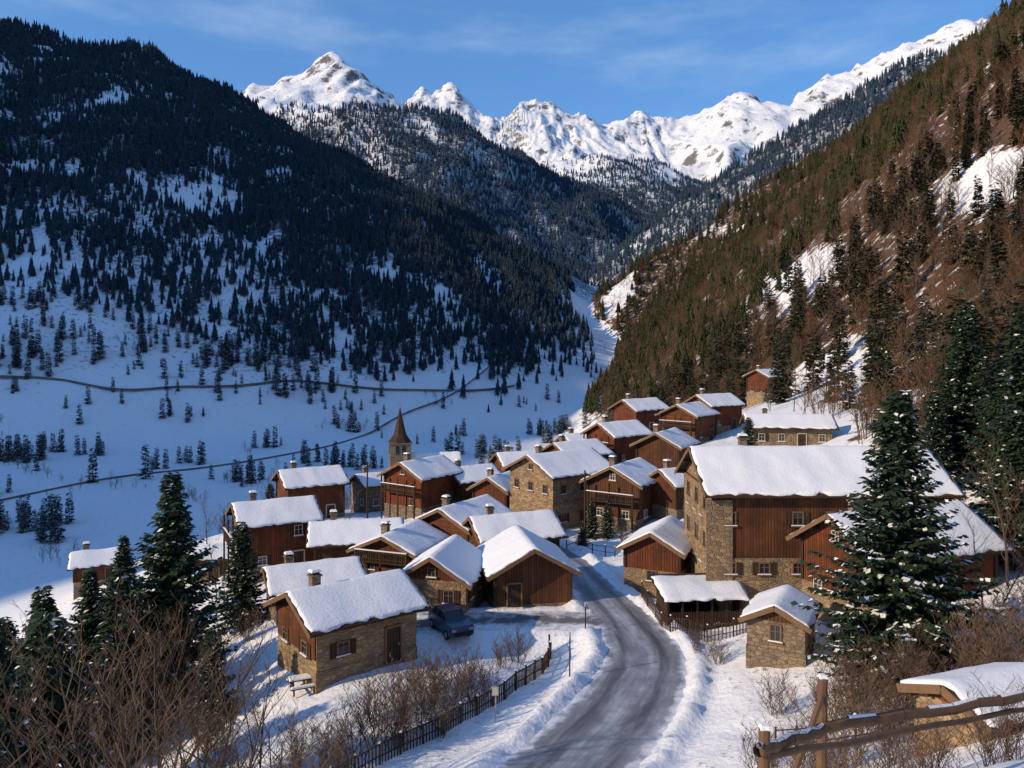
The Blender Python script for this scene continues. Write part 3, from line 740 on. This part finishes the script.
for x, y, s, k in [(-14.5, 28.5, 1.5, 0), (-12.2, 26, 1.45, 1), (-17, 31, 1.6, 2), (-10.2, 28.5, 1.2, 0), (-18, 27.5, 1.6, 1), (-9.2, 31, .95, 2), (-12.8, 32, 1.3, 2), (-19.5, 41, 1.2, 1), (-16, 37, 1.2, 0), (-10.8, 25, 1.1, 2), (-14.8, 33, 1.45, 1), (-20, 30, 1.5, 0), (-15.5, 25, 1.4, 2), (-11.5, 30, 1.3, 1), (-16.5, 34.5, 1.3, 2), (-13.4, 35.5, 1.0, 0), (-22, 44, 1.2, 2), (-18.5, 38, 1.3, 1), (-8.2, 28.2, .9, 0), (-25, 60, 1.0, 1), (-20.5, 47, 1.1, 0), (-7.6, 30.8, .8, 1), (-9.6, 33.2, .75, 2), (-12, 38, .8, 1),
                  (-28, 76, .8, 0), (-35, 92, .9, 1), (-19, 92, .6, 2), (29, 45, 1.0, 1), (33, 75, .9, 0), (48, 110, .9, 0), (44, 120, .8, 1), (55, 105, 1., 2), (-31, 118, 1, 2), (-22, 120, .9, 0), (50, 95, 1.1, 2), (46, 88, 1.1, 1), (-27, 90, .9, 1), (-33, 80, .9, 0), (26, 44, .8, 2), (23.5, 36, .7, 0), (27, 33, .9, 1), (31, 50, 1.2, 0), (18.5, 30, .55, 2), (21, 31, .65, 1), (24, 30, .7, 0), (25, 36, .8, 2), (52, 140, .9, 1), (50, 130, .9, 2), (62, 152, 1., 0)]:
    tree(B_T[k], 'bare_tree', x, y, s)
for x, y, s in [(-3.2, 44, 1.3), (-5.2, 42.6, 1.5), (-7.0, 41, 1.4), (-4.2, 46.5, 1.2), (-8.8, 39, 1.3), (-1.5, 46.2, 1.1), (.4, 51.5, 1.1), (-.6, 50, .9), (-6.3, 44.8, 1.3), (-5.5, 46.3, 1.1), (-7.6, 43.2, 1.3), (-3.8, 42.2, 1.3), (-2.2, 45, 1.2), (-11.5, 36, 1.4), (-13.5, 39, 1.3), (-15.5, 42, 1.2), (-10, 36.8, 1.3), (-4.6, 44.3, 1.5), (-6.2, 42.0, 1.4), (-2.9, 46.8, 1.2), (-8.2, 37.4, 1.2), (-9.4, 35.4, 1.3), (-12, 34, 1.4), (-10.8, 40.5, 1.2), (-7.9, 40, 1.3), (-5.8, 40.9, 1.1),
                (11.7, 50.5, .8), (12.6, 48.7, .9), (13.2, 40, 1.1), (15.2, 37.5, 1.3), (17.5, 35, 1.4), (20.5, 33.5, 1.5), (19, 31, 1.3), (22, 37, 1.6), (23.5, 42, 1.6), (26, 38, 1.7), (10.2, 33, 1.0), (14.2, 32, 1.3), (12.2, 29, 1.1), (16, 33, 1.5), (13.5, 35, 1.2), (18.5, 37, 1.5), (21, 35, 1.6), (17, 30.5, 1.3), (14.5, 29.8, 1.2), (20, 29, 1.4), (22.5, 31, 1.5), (16.8, 38.5, 1.4), (24.5, 38.5, 1.7), (11.4, 31, 1.1), (9.4, 28.5, 1.0), (13, 27.3, 1.0), (15, 35, 1.4), (19.5, 33, 1.5), (10.4, 25.6, .9),
                (9.2, 24, .9), (21.5, 28, 1.3), (24, 33, 1.6), (18, 44, 1.2), (21, 45, 1.3), (28, 42, 1.7), (-17, 45, 1.2), (-19, 48, 1.4), (5.2, 17.5, .6), (2.4, 20, .6), (7.4, 18, .7), (9, 19.5, .8), (11, 21, .9), (12.5, 20, .9), (6.6, 21, .7), (8.2, 16.2, .55), (10.5, 17.5, .65), (7.9, 19.4, .7), (6.2, 19, .6),
                (-30, 92, 1.4), (-34, 96, 1.5), (-28, 110, 1.5), (-24, 115, 1.4), (-36, 86, 1.4), (-20, 60, 1.2), (-21, 57, 1.3), (12, 76, .8), (11, 79, .9)]:
    tree(B_S[random.randint(0, 1)], 'bare_bush', x, y, s)

def scatter(name, pts, scl_, proto):
    n = len(pts)
    if n == 0: return
    me = bpy.data.meshes.new(name); me.vertices.add(n)
    me.vertices.foreach_set('co', pts.astype(np.float32).ravel())
    a = me.attributes.new('scl', 'FLOAT', 'POINT'); a.data.foreach_set('value', scl_.astype(np.float32))
    rot = np.zeros((n, 3), np.float32); rot[:, 2] = rng.random(n)*6.28; rot[:, 0] = rng.normal(0, .03, n)
    a = me.attributes.new('rotv', 'FLOAT_VECTOR', 'POINT'); a.data.foreach_set('vector', rot.ravel())
    me.update()
    o = bpy.data.objects.new(name, me); ROOT.objects.link(o)
    ng = bpy.data.node_groups.new(name, 'GeometryNodeTree')
    ng.interface.new_socket('Geometry', in_out='INPUT', socket_type='NodeSocketGeometry')
    ng.interface.new_socket('Geometry', in_out='OUTPUT', socket_type='NodeSocketGeometry')
    gi = ng.nodes.new('NodeGroupInput'); go = ng.nodes.new('NodeGroupOutput')
    ip = ng.nodes.new('GeometryNodeInstanceOnPoints'); oi = ng.nodes.new('GeometryNodeObjectInfo')
    oi.inputs['Object'].default_value = proto; oi.transform_space = 'ORIGINAL'
    oi.inputs['As Instance'].default_value = True
    na = ng.nodes.new('GeometryNodeInputNamedAttribute'); na.data_type = 'FLOAT'; na.inputs['Name'].default_value = 'scl'
    nr = ng.nodes.new('GeometryNodeInputNamedAttribute'); nr.data_type = 'FLOAT_VECTOR'; nr.inputs['Name'].default_value = 'rotv'
    def out(n_): return [s for s in n_.outputs if s.enabled and s.name == 'Attribute'][0]
    L = ng.links.new
    L(gi.outputs[0], ip.inputs['Points']); L(oi.outputs['Geometry'], ip.inputs['Instance'])
    L(out(nr), ip.inputs['Rotation']); L(out(na), ip.inputs['Scale']); L(ip.outputs[0], go.inputs[0])
    md_ = o.modifiers.new('scatter', 'NODES'); md_.node_group = ng
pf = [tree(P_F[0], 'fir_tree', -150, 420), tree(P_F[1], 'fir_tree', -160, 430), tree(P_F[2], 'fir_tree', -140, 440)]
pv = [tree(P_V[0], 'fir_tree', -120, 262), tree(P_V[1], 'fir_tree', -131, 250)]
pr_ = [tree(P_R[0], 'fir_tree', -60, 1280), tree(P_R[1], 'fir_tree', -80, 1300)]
pm = [tree(P_M[0], 'fir_tree', 72, 200), tree(P_M[1], 'fir_tree', 80, 206)]
pw = [tree(P_W[0], 'fir_tree', 90, 290), tree(P_W[1], 'fir_tree', 97, 296)]
pb = [tree(B_F[0], 'bare_tree', 70, 190), tree(B_F[1], 'bare_tree', 76, 184)]
def cand(n, x0, x1, y0, y1):
    x = rng.uniform(x0, x1, n); y = rng.uniform(y0, y1, n)
    k = np.abs(x) < .70*y+40; return x[k], y[k]
def emit(name, x, y, s, protos, dz=-.4):
    z = H(x, y)+dz; P = np.stack([x, y, z], 1); w = rng.integers(0, len(protos), len(x))
    for i, p in enumerate(protos): scatter(name, P[w == i], s[w == i], p)
x, y = cand(96000, -900, 60, 215, 1230)
lr = ridge(R_LEFT, x, y); rel = lr-tps(x, y)
den = left_density(x, y, lr, rel)
k = (rng.random(len(x)) < den*.85) & (rel > 4)
x, y = x[k], y[k]; s = rng.uniform(.35, 1.05, len(x))*(1+.25*fbm(x, y, 60, 2, 3))
nr_ = y < 430
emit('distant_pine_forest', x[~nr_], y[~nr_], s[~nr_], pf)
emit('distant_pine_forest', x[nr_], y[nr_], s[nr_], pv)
x, y = cand(16000, -260, 60, 165, 700)
rel = ridge(R_LEFT, x, y)-tps(x, y)
g = fbm(x, y, 34, 3, 60); row = np.abs(y-(300-.55*(x+150)+25*fbm(x, y*0, 80, 2, 63)))
k = ((g > .30) | ((row < 4) & (g > .02))) & (tps(x, y) < -13) & (rel < 12) & (rng.random(len(x)) < .5)
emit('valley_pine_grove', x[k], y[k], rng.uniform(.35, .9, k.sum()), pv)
# river-side willows and scrub on the valley floor
x, y = cand(9000, -230, 30, 150, 480)
row2 = np.abs(y-(225-.9*(x+100)+30*fbm(x, y*0, 70, 2, 83)))
k = ((row2 < 4) | (fbm(x, y, 26, 3, 84) > .36)) & (tps(x, y) < -12) & (rng.random(len(x)) < .5)
emit('riverside_scrub', x[k], y[k], rng.uniform(.2, .5, k.sum()), pb)
x, y = cand(130000, -1500, 1700, 640, 3300)
z = H(x, y, False); pk = ridge(R_PEAK, x, y)
k = (z > -30) & (z < 820) & (rng.random(len(x)) < far_density(x, y, z)) & (pk < z+60) & ((y > 1150) | ((ridge(R_LEFT, x, y) < z-10) & (rightmask(x, y) < .3)))
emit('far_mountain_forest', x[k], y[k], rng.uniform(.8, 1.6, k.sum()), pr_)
x, y = cand(38000, 10, 460, 70, 900)
rel = rightmask(x, y); md = meadow(x, y); z = H(x, y, False)
dep = np.zeros(len(x), bool)
for hx_, hy_, hr in HPOS: dep |= np.hypot(x-hx_, y-hy_) < hr+4
dep |= (np.hypot((x-51)/9, (y-163)/14) < 1)
ok = (rel > .6) & ~dep & ((x > 42) | (y > 200)) & (z > -20)
cm = fbm(x, y, 50, 3, 70)
kc = ok & (rng.random(len(x)) < (.20+.95*sstep(.0, .40, cm)+.25*sstep(380, 650, y)+.2*sstep(160, 230, z))*(1-.85*md)*.5)
near = y < 260
emit('hillside_pine_forest', x[kc & near], y[kc & near], rng.uniform(.5, 1.1, (kc & near).sum()), pm)
emit('hillside_pine_forest', x[kc & ~near], y[kc & ~near], rng.uniform(.5, 1.15, (kc & ~near).sum()), pw)
kb = ok & ~kc & (rng.random(len(x)) < .72*(1-.85*md))
emit('hillside_bare_forest', x[kb], y[kb], rng.uniform(.5, 1.05, kb.sum()), pb)
x, y = cand(6000, 36, 140, 40, 150)
ok = (rightmask(x, y) > .3) & (rng.random(len(x)) < .5*(1-.9*meadow(x, y)))
for hx_, hy_, hr in HPOS: ok &= np.hypot(x-hx_, y-hy_) > hr+3
emit('hillside_bare_forest', x[ok], y[ok], rng.uniform(.35, .75, ok.sum()), pb)

# ------------------------------------------------------------------ fences, signs, car
def fence(name, P, hgt, sp, rails, pr=.07, mat=DARKW, slats=False, snowcap=True):
    P = densify(P+[] , sp); mb = MB(); pts = []
    for p in P: pts.append(Vector((p[0], p[1], h1(p[0], p[1]))))
    for i, p in enumerate(pts):
        t = hgt*random.uniform(.92, 1.1)
        mb.tube(p-Vector((0, 0, .4)), p+Vector((random.uniform(-.05, .05), random.uniform(-.05, .05), t)), pr, pr*.9, 6, 0)
        if snowcap: mb.box((p.x, p.y, p.z+t+.03), (pr*2, pr*2, .07), 1, taper=.6)
        if i:
            q = pts[i-1]
            for rr in rails:
                a = q+Vector((0, 0, hgt*rr+random.uniform(-.03, .03))); b_ = p+Vector((0, 0, hgt*rr+random.uniform(-.03, .03)))
                mb.tube(a, b_, pr*.6, pr*.55, 5, 0)
            if slats:
                n = 7
                for k in range(1, n):
                    c = q.lerp(p, k/n); mb.box((c.x, c.y, c.z+hgt*.42), (.07, .03, hgt*.95*random.uniform(.85, 1.05)), 0, rz=math.atan2(p.y-q.y, p.x-q.x))
    mb.obj(name, [mat, SNOW])
fence('wooden_fence', [(-10.5, 34.0), (-8.4, 37), (-5.6, 40.2), (-3.6, 42.4), (-1.1, 45), (.8, 48), (2.3, 51), (2.5, 53)], 1.15, 1.1, (.35, .85), .07, DARKW, True)
fence('garden_fence', [(9.9, 61), (10.3, 57.5), (10.8, 54.5), (13, 53.2), (16, 52.6)], 1.1, 1.2, (.3, .85), .05, DARKW, True)
fence('roadside_fence', [(5.2, 76.5), (7.6, 75.5), (9.5, 74)], 1.0, 1.2, (.4, .9), .05, DARKW)
fence('pasture_fence', [(11.2, 34), (12.6, 32.2), (14.5, 30.8), (17, 30), (20, 30.5)], 1.2, 1.6, (.35, .85), .05, DARKW)
DARKF = m_plain('weathered_rail_wood', (.13, .075, .042), .85, .9, 4)
def bank_fence():
    mb = MB()
    def post(x, y, z0, z1, r):
        mb.tube((x, y, z0), (x+.03, y, z1), r, r*.92, 9, 0); mb.box((x+.03, y, z1+.02), (r*1.7, r*1.7, .05), 1, taper=.6)
    post(3.38, 10.8, 12.2, 14.76, .085); post(5.02, 13.0, 12.0, 14.52, .085); post(9.9, 15.2, 11.8, 13.9, .085)
    def rail(a, b_, r, sn=True):
        a = Vector(a); b_ = Vector(b_); n = 9; pv = a
        for k in range(1, n+1):
            q = a.lerp(b_, k/n)+Vector((0, random.uniform(-.02, .02), random.uniform(-.03, .03)))
            mb.tube(pv, q, r*random.uniform(.92, 1.05), r*.97, 8, 0)
            if sn and random.random() < .5: mb.tube(pv+Vector((0, .01, r*.75)), q+Vector((0, .01, r*.75)), r*.5, r*.4, 6, 1)
            pv = q
    rail((3.3, 10.68, 14.52), (5.0, 12.87, 13.72), .085); rail((4.95, 12.87, 13.74), (10.0, 15.05, 13.36), .09)
    rail((3.45, 10.92, 14.30), (10.0, 15.35, 12.95), .05, False)
    mb.tube((4.25, 12.1, 13.4), (5.0, 12.9, 14.25), .05, .045, 7, 0)
    mb.obj('rustic_rail_fence', [DARKF, SNOW])
bank_fence()
def sign(name, x, y, hgt, panel):
    z = h1(x, y); e = empty(name, x, y, z)
    mb = MB(); mb.tube((0, 0, -.3), (.02, 0, hgt), .045, .04, 8, 0); mb.obj('post', [METAL if panel else DARKW], e)
    pb_ = MB()
    if panel: pb_.box((0, -.06, hgt-.28), (.36, .03, .5), 0); pb_.box((0, -.08, hgt-.28), (.28, .012, .4), 1)
    else: pb_.tube((0, 0, hgt-.3), (.02, 0, hgt+.02), .055, .055, 8, 1)
    pb_.obj('sign_panel' if panel else 'reflector_band', [METAL, FRAMEW], e)
sign('road_sign', -.9, 43.2, 2.0, True)
sign('snow_pole', 3.4, 47.2, 2.6, False)
sign('snow_pole', 5.0, 54.6, 1.8, False)
for x, y in [(7.2, 79), (-17, 94)]:
    e = empty('utility_pole', x, y, h1(x, y)); mb = MB(); mb.tube((0, 0, -.5), (0, 0, 7.5), .12, .08, 8, 0); mb.box((0, 0, 7.0), (1.2, .1, .1), 0)
    for k in (-.5, 0, .5): mb.tube((k, 0, 7.05), (k, 0, 7.2), .04, .03, 6, 1)
    mb.obj('pole_with_crossarm', [DARKW, METAL], e)
def car(x, y, deg, name='parked_car'):
    CP_ = m_plain('blue_car_paint', (.018, .035, .085), .25, .1, 1, .6); TY = m_plain('tyre', (.02, .02, .02), .9)
    LT = m_plain('tail_light', (.35, .02, .015), .3, .1)
    z = h1(x, y)+.02; e = empty(name, x, y, z, math.radians(deg))
    mb = MB()
    prof = [(-1.95, .35), (-2.0, .75), (-1.92, .98), (-1.0, 1.05), (1.75, 1.08), (1.98, .95), (2.0, .38)]
    def loft(rings, mi):
        b = len(mb.v); n = len(rings[0])
        for rg in rings: mb.v += rg
        for i in range(len(rings)-1):
            for k in range(n):
                k2 = (k+1) % n; mb.f.append((b+i*n+k, b+i*n+k2, b+(i+1)*n+k2, b+(i+1)*n+k)); mb.m.append(mi)
        mb.f.append(tuple(b+k for k in reversed(range(n)))); mb.m.append(mi)
        mb.f.append(tuple(b+(len(rings)-1)*n+k for k in range(n))); mb.m.append(mi)
    loft([[(px*s, yy, .3+(pz-.3)*(1 if s == 1 else .9)) for px, pz in prof] for yy, s in [(-.88, .95), (-.80, 1), (.80, 1), (.88, .95)]], 0)
    cab = [(-.95, 1.05), (-.35, 1.50), (1.15, 1.52), (1.72, 1.07)]
    loft([[(px*.98, yy*(1 if pz < 1.2 else .84), pz) for px, pz in cab] for yy in (-.78, .78)], 1)
    mb.box((.38, 0, 1.535), (1.45, 1.28, .06), 0)
    for sx in (-.42, .42, 1.2):
        for sy in (-1, 1): mb.box((sx, sy*.72, 1.3), (.07, .1, .5), 0, rx=sy*.25)
    for sy in (-1, 1):
        mb.box((1.98, sy*.62, .85), (.06, .3, .2), 4); mb.box((-1.97, sy*.62, .75), (.06, .34, .16), 5)
        mb.box((-.65, sy*.97, 1.1), (.12, .16, .12), 0)
    mb.box((2.0, 0, .45), (.12, 1.5, .2), 2); mb.box((-2.0, 0, .45), (.12, 1.5, .2), 2); mb.box((2.02, 0, .62), (.02, .5, .12), 5)
    for sx in (-1.25, 1.25):
        for sy in (-1, 1):
            mb.tube((sx, sy*.68, .32), (sx, sy*.90, .32), .33, .33, 16, 2); mb.tube((sx, sy*.89, .32), (sx, sy*.915, .32), .19, .17, 12, 5)
    mb.obj('body', [CP_, GLASS, TY, SNOW, LT, METAL], e)
car(-4.2, 54.8, 118)
def picnic(x, y, deg):
    e = empty('picnic_table', x, y, h1(x, y), math.radians(deg)); mb = MB()
    mb.box((0, 0, .75), (1.8, .75, .06), 0)
    for sy in (-1, 1): mb.box((0, sy*.72, .45), (1.8, .26, .05), 0); mb.box((0, sy*.72, .53), (1.75, .24, .1), 1, taper=.9)
    mb.box((0, 0, .82), (1.75, .72, .07), 1, taper=.92)
    for sx in (-.65, .65):
        mb.box((sx, 0, .40), (.08, 1.5, .09), 0)
        for sy in (-1, 1): mb.box((sx, sy*.42, .36), (.09, .09, .85), 0, rx=sy*.35)
    mb.obj('table_and_benches', [DARKW, SNOW], e)
picnic(-12.4, 47.6, 25)
def contour(ratios, heights, off=0):
    P = []
    for t, hz in zip(ratios, heights):
        ys = np.arange(210, 900, 3.0); z = H(t*ys, ys, False); i = np.argmax(z > hz)
        P.append((t*ys[i], ys[i]))
    P = np.array(P)
    for _ in range(1): P[1:-1] = (P[:-2]+2*P[1:-1]+P[2:])/4
    return P
def strip(name, P, w, wall):
    P = densify(P, 5); t = np.gradient(P, axis=0); t /= np.linalg.norm(t, axis=1)[:, None]
    nn = np.stack([t[:, 1], -t[:, 0]], 1); A = P+nn*w/2; B = P-nn*w/2
    z = (H(A[:, 0], A[:, 1])+H(B[:, 0], B[:, 1]))/2+.6
    for _ in range(3): z[1:-1] = (z[:-2]+z[1:-1]+z[2:])/3
    V = [(a[0], a[1], q) for a, q in zip(A, z)]+[(b_[0], b_[1], q) for b_, q in zip(B, z)]+[(a[0], a[1], q-wall*(.55+.6*random.random())) for a, q in zip(A, z)]
    n = len(P); F = [(i, i+1, n+i+1, n+i) for i in range(n-1)]+[(i, 2*n+i, 2*n+i+1, i+1) for i in range(n-1)]
    me = bpy.data.meshes.new(name); me.from_pydata(V, [], F); me.materials.append(SNOW); me.materials.append(STONEW)
    me.polygons.foreach_set('material_index', [0]*(n-1)+[1]*(n-1))
    o = bpy.data.objects.new(name, me); ROOT.objects.link(o)
STONEW = m_plain('retaining_wall_stone', (.14, .13, .125), .9, .8, .3)
rt_ = np.linspace(-.72, 0.0, 30)
strip('hillside_track', contour(rt_, np.linspace(2, -8, 30)+2.2*np.sin(rt_*17)+.9*np.sin(rt_*41)), 4, 1.3)
strip('valley_road', [(-150, 205), (-138, 235), (-128, 268), (-108, 305), (-80, 345), (-62, 400), (-30, 455), (-8, 520)], 4, .8)

# ------------------------------------------------------------------ light, sky, camera
EL, AZ = math.radians(24), math.radians(-113)
S = Vector((math.sin(AZ)*math.cos(EL), math.cos(AZ)*math.cos(EL), math.sin(EL)))
sl = bpy.data.lights.new('sun', 'SUN'); sl.energy = 4.6; sl.angle = math.radians(.6); sl.color = (1.0, .78, .52)
so = bpy.data.objects.new('sun', sl); so.rotation_euler = S.to_track_quat('Z', 'Y').to_euler(); so.location = (0, 0, 100); ROOT.objects.link(so)
w = bpy.data.worlds.new('World'); scene.world = w; w.use_nodes = True; nt = w.node_tree
bg = nt.nodes['Background']
sky = nd(nt, 'ShaderNodeTexSky', sky_type='NISHITA'); sky.sun_disc = False
sky.sun_elevation = EL; sky.sun_rotation = AZ % (2*math.pi); sky.altitude = 1500; sky.dust_density = .3; sky.ozone_density = 3.0
hs_ = nd(nt, 'ShaderNodeHueSaturation', {'Saturation': 1.2, 'Value': 1.0, 'Color': sky.outputs[0]})
tc = nd(nt, 'ShaderNodeTexCoord').outputs['Generated']
nn = noise(nt, scl(nt, tc, (2.0, 1.4, 8.0)), 1.5, 6, .6)
base = mixc(nt, .26, hs_.outputs[0], C(1.7, 3.9, 8.6))
f = mr(nt, nn, .46, .82, 0, .45, True)
nt.links.new(mixc(nt, f, base, C(4.2, 5.2, 6.8)), bg.inputs[0]); bg.inputs[1].default_value = .14
cam = bpy.data.cameras.new('camera'); co = bpy.data.objects.new('camera', cam); ROOT.objects.link(co)
co.location = (0, 0, 20); co.rotation_euler = (math.radians(90), 0, 0)
cam.lens = 28.125; cam.sensor_width = 36; cam.shift_y = -44/1024; cam.clip_end = 20000; cam.clip_start = .3
scene.camera = co
scene.view_settings.view_transform = 'Standard'; scene.view_settings.look = 'None'; scene.view_settings.exposure = 0
print('verts', nx*ny)
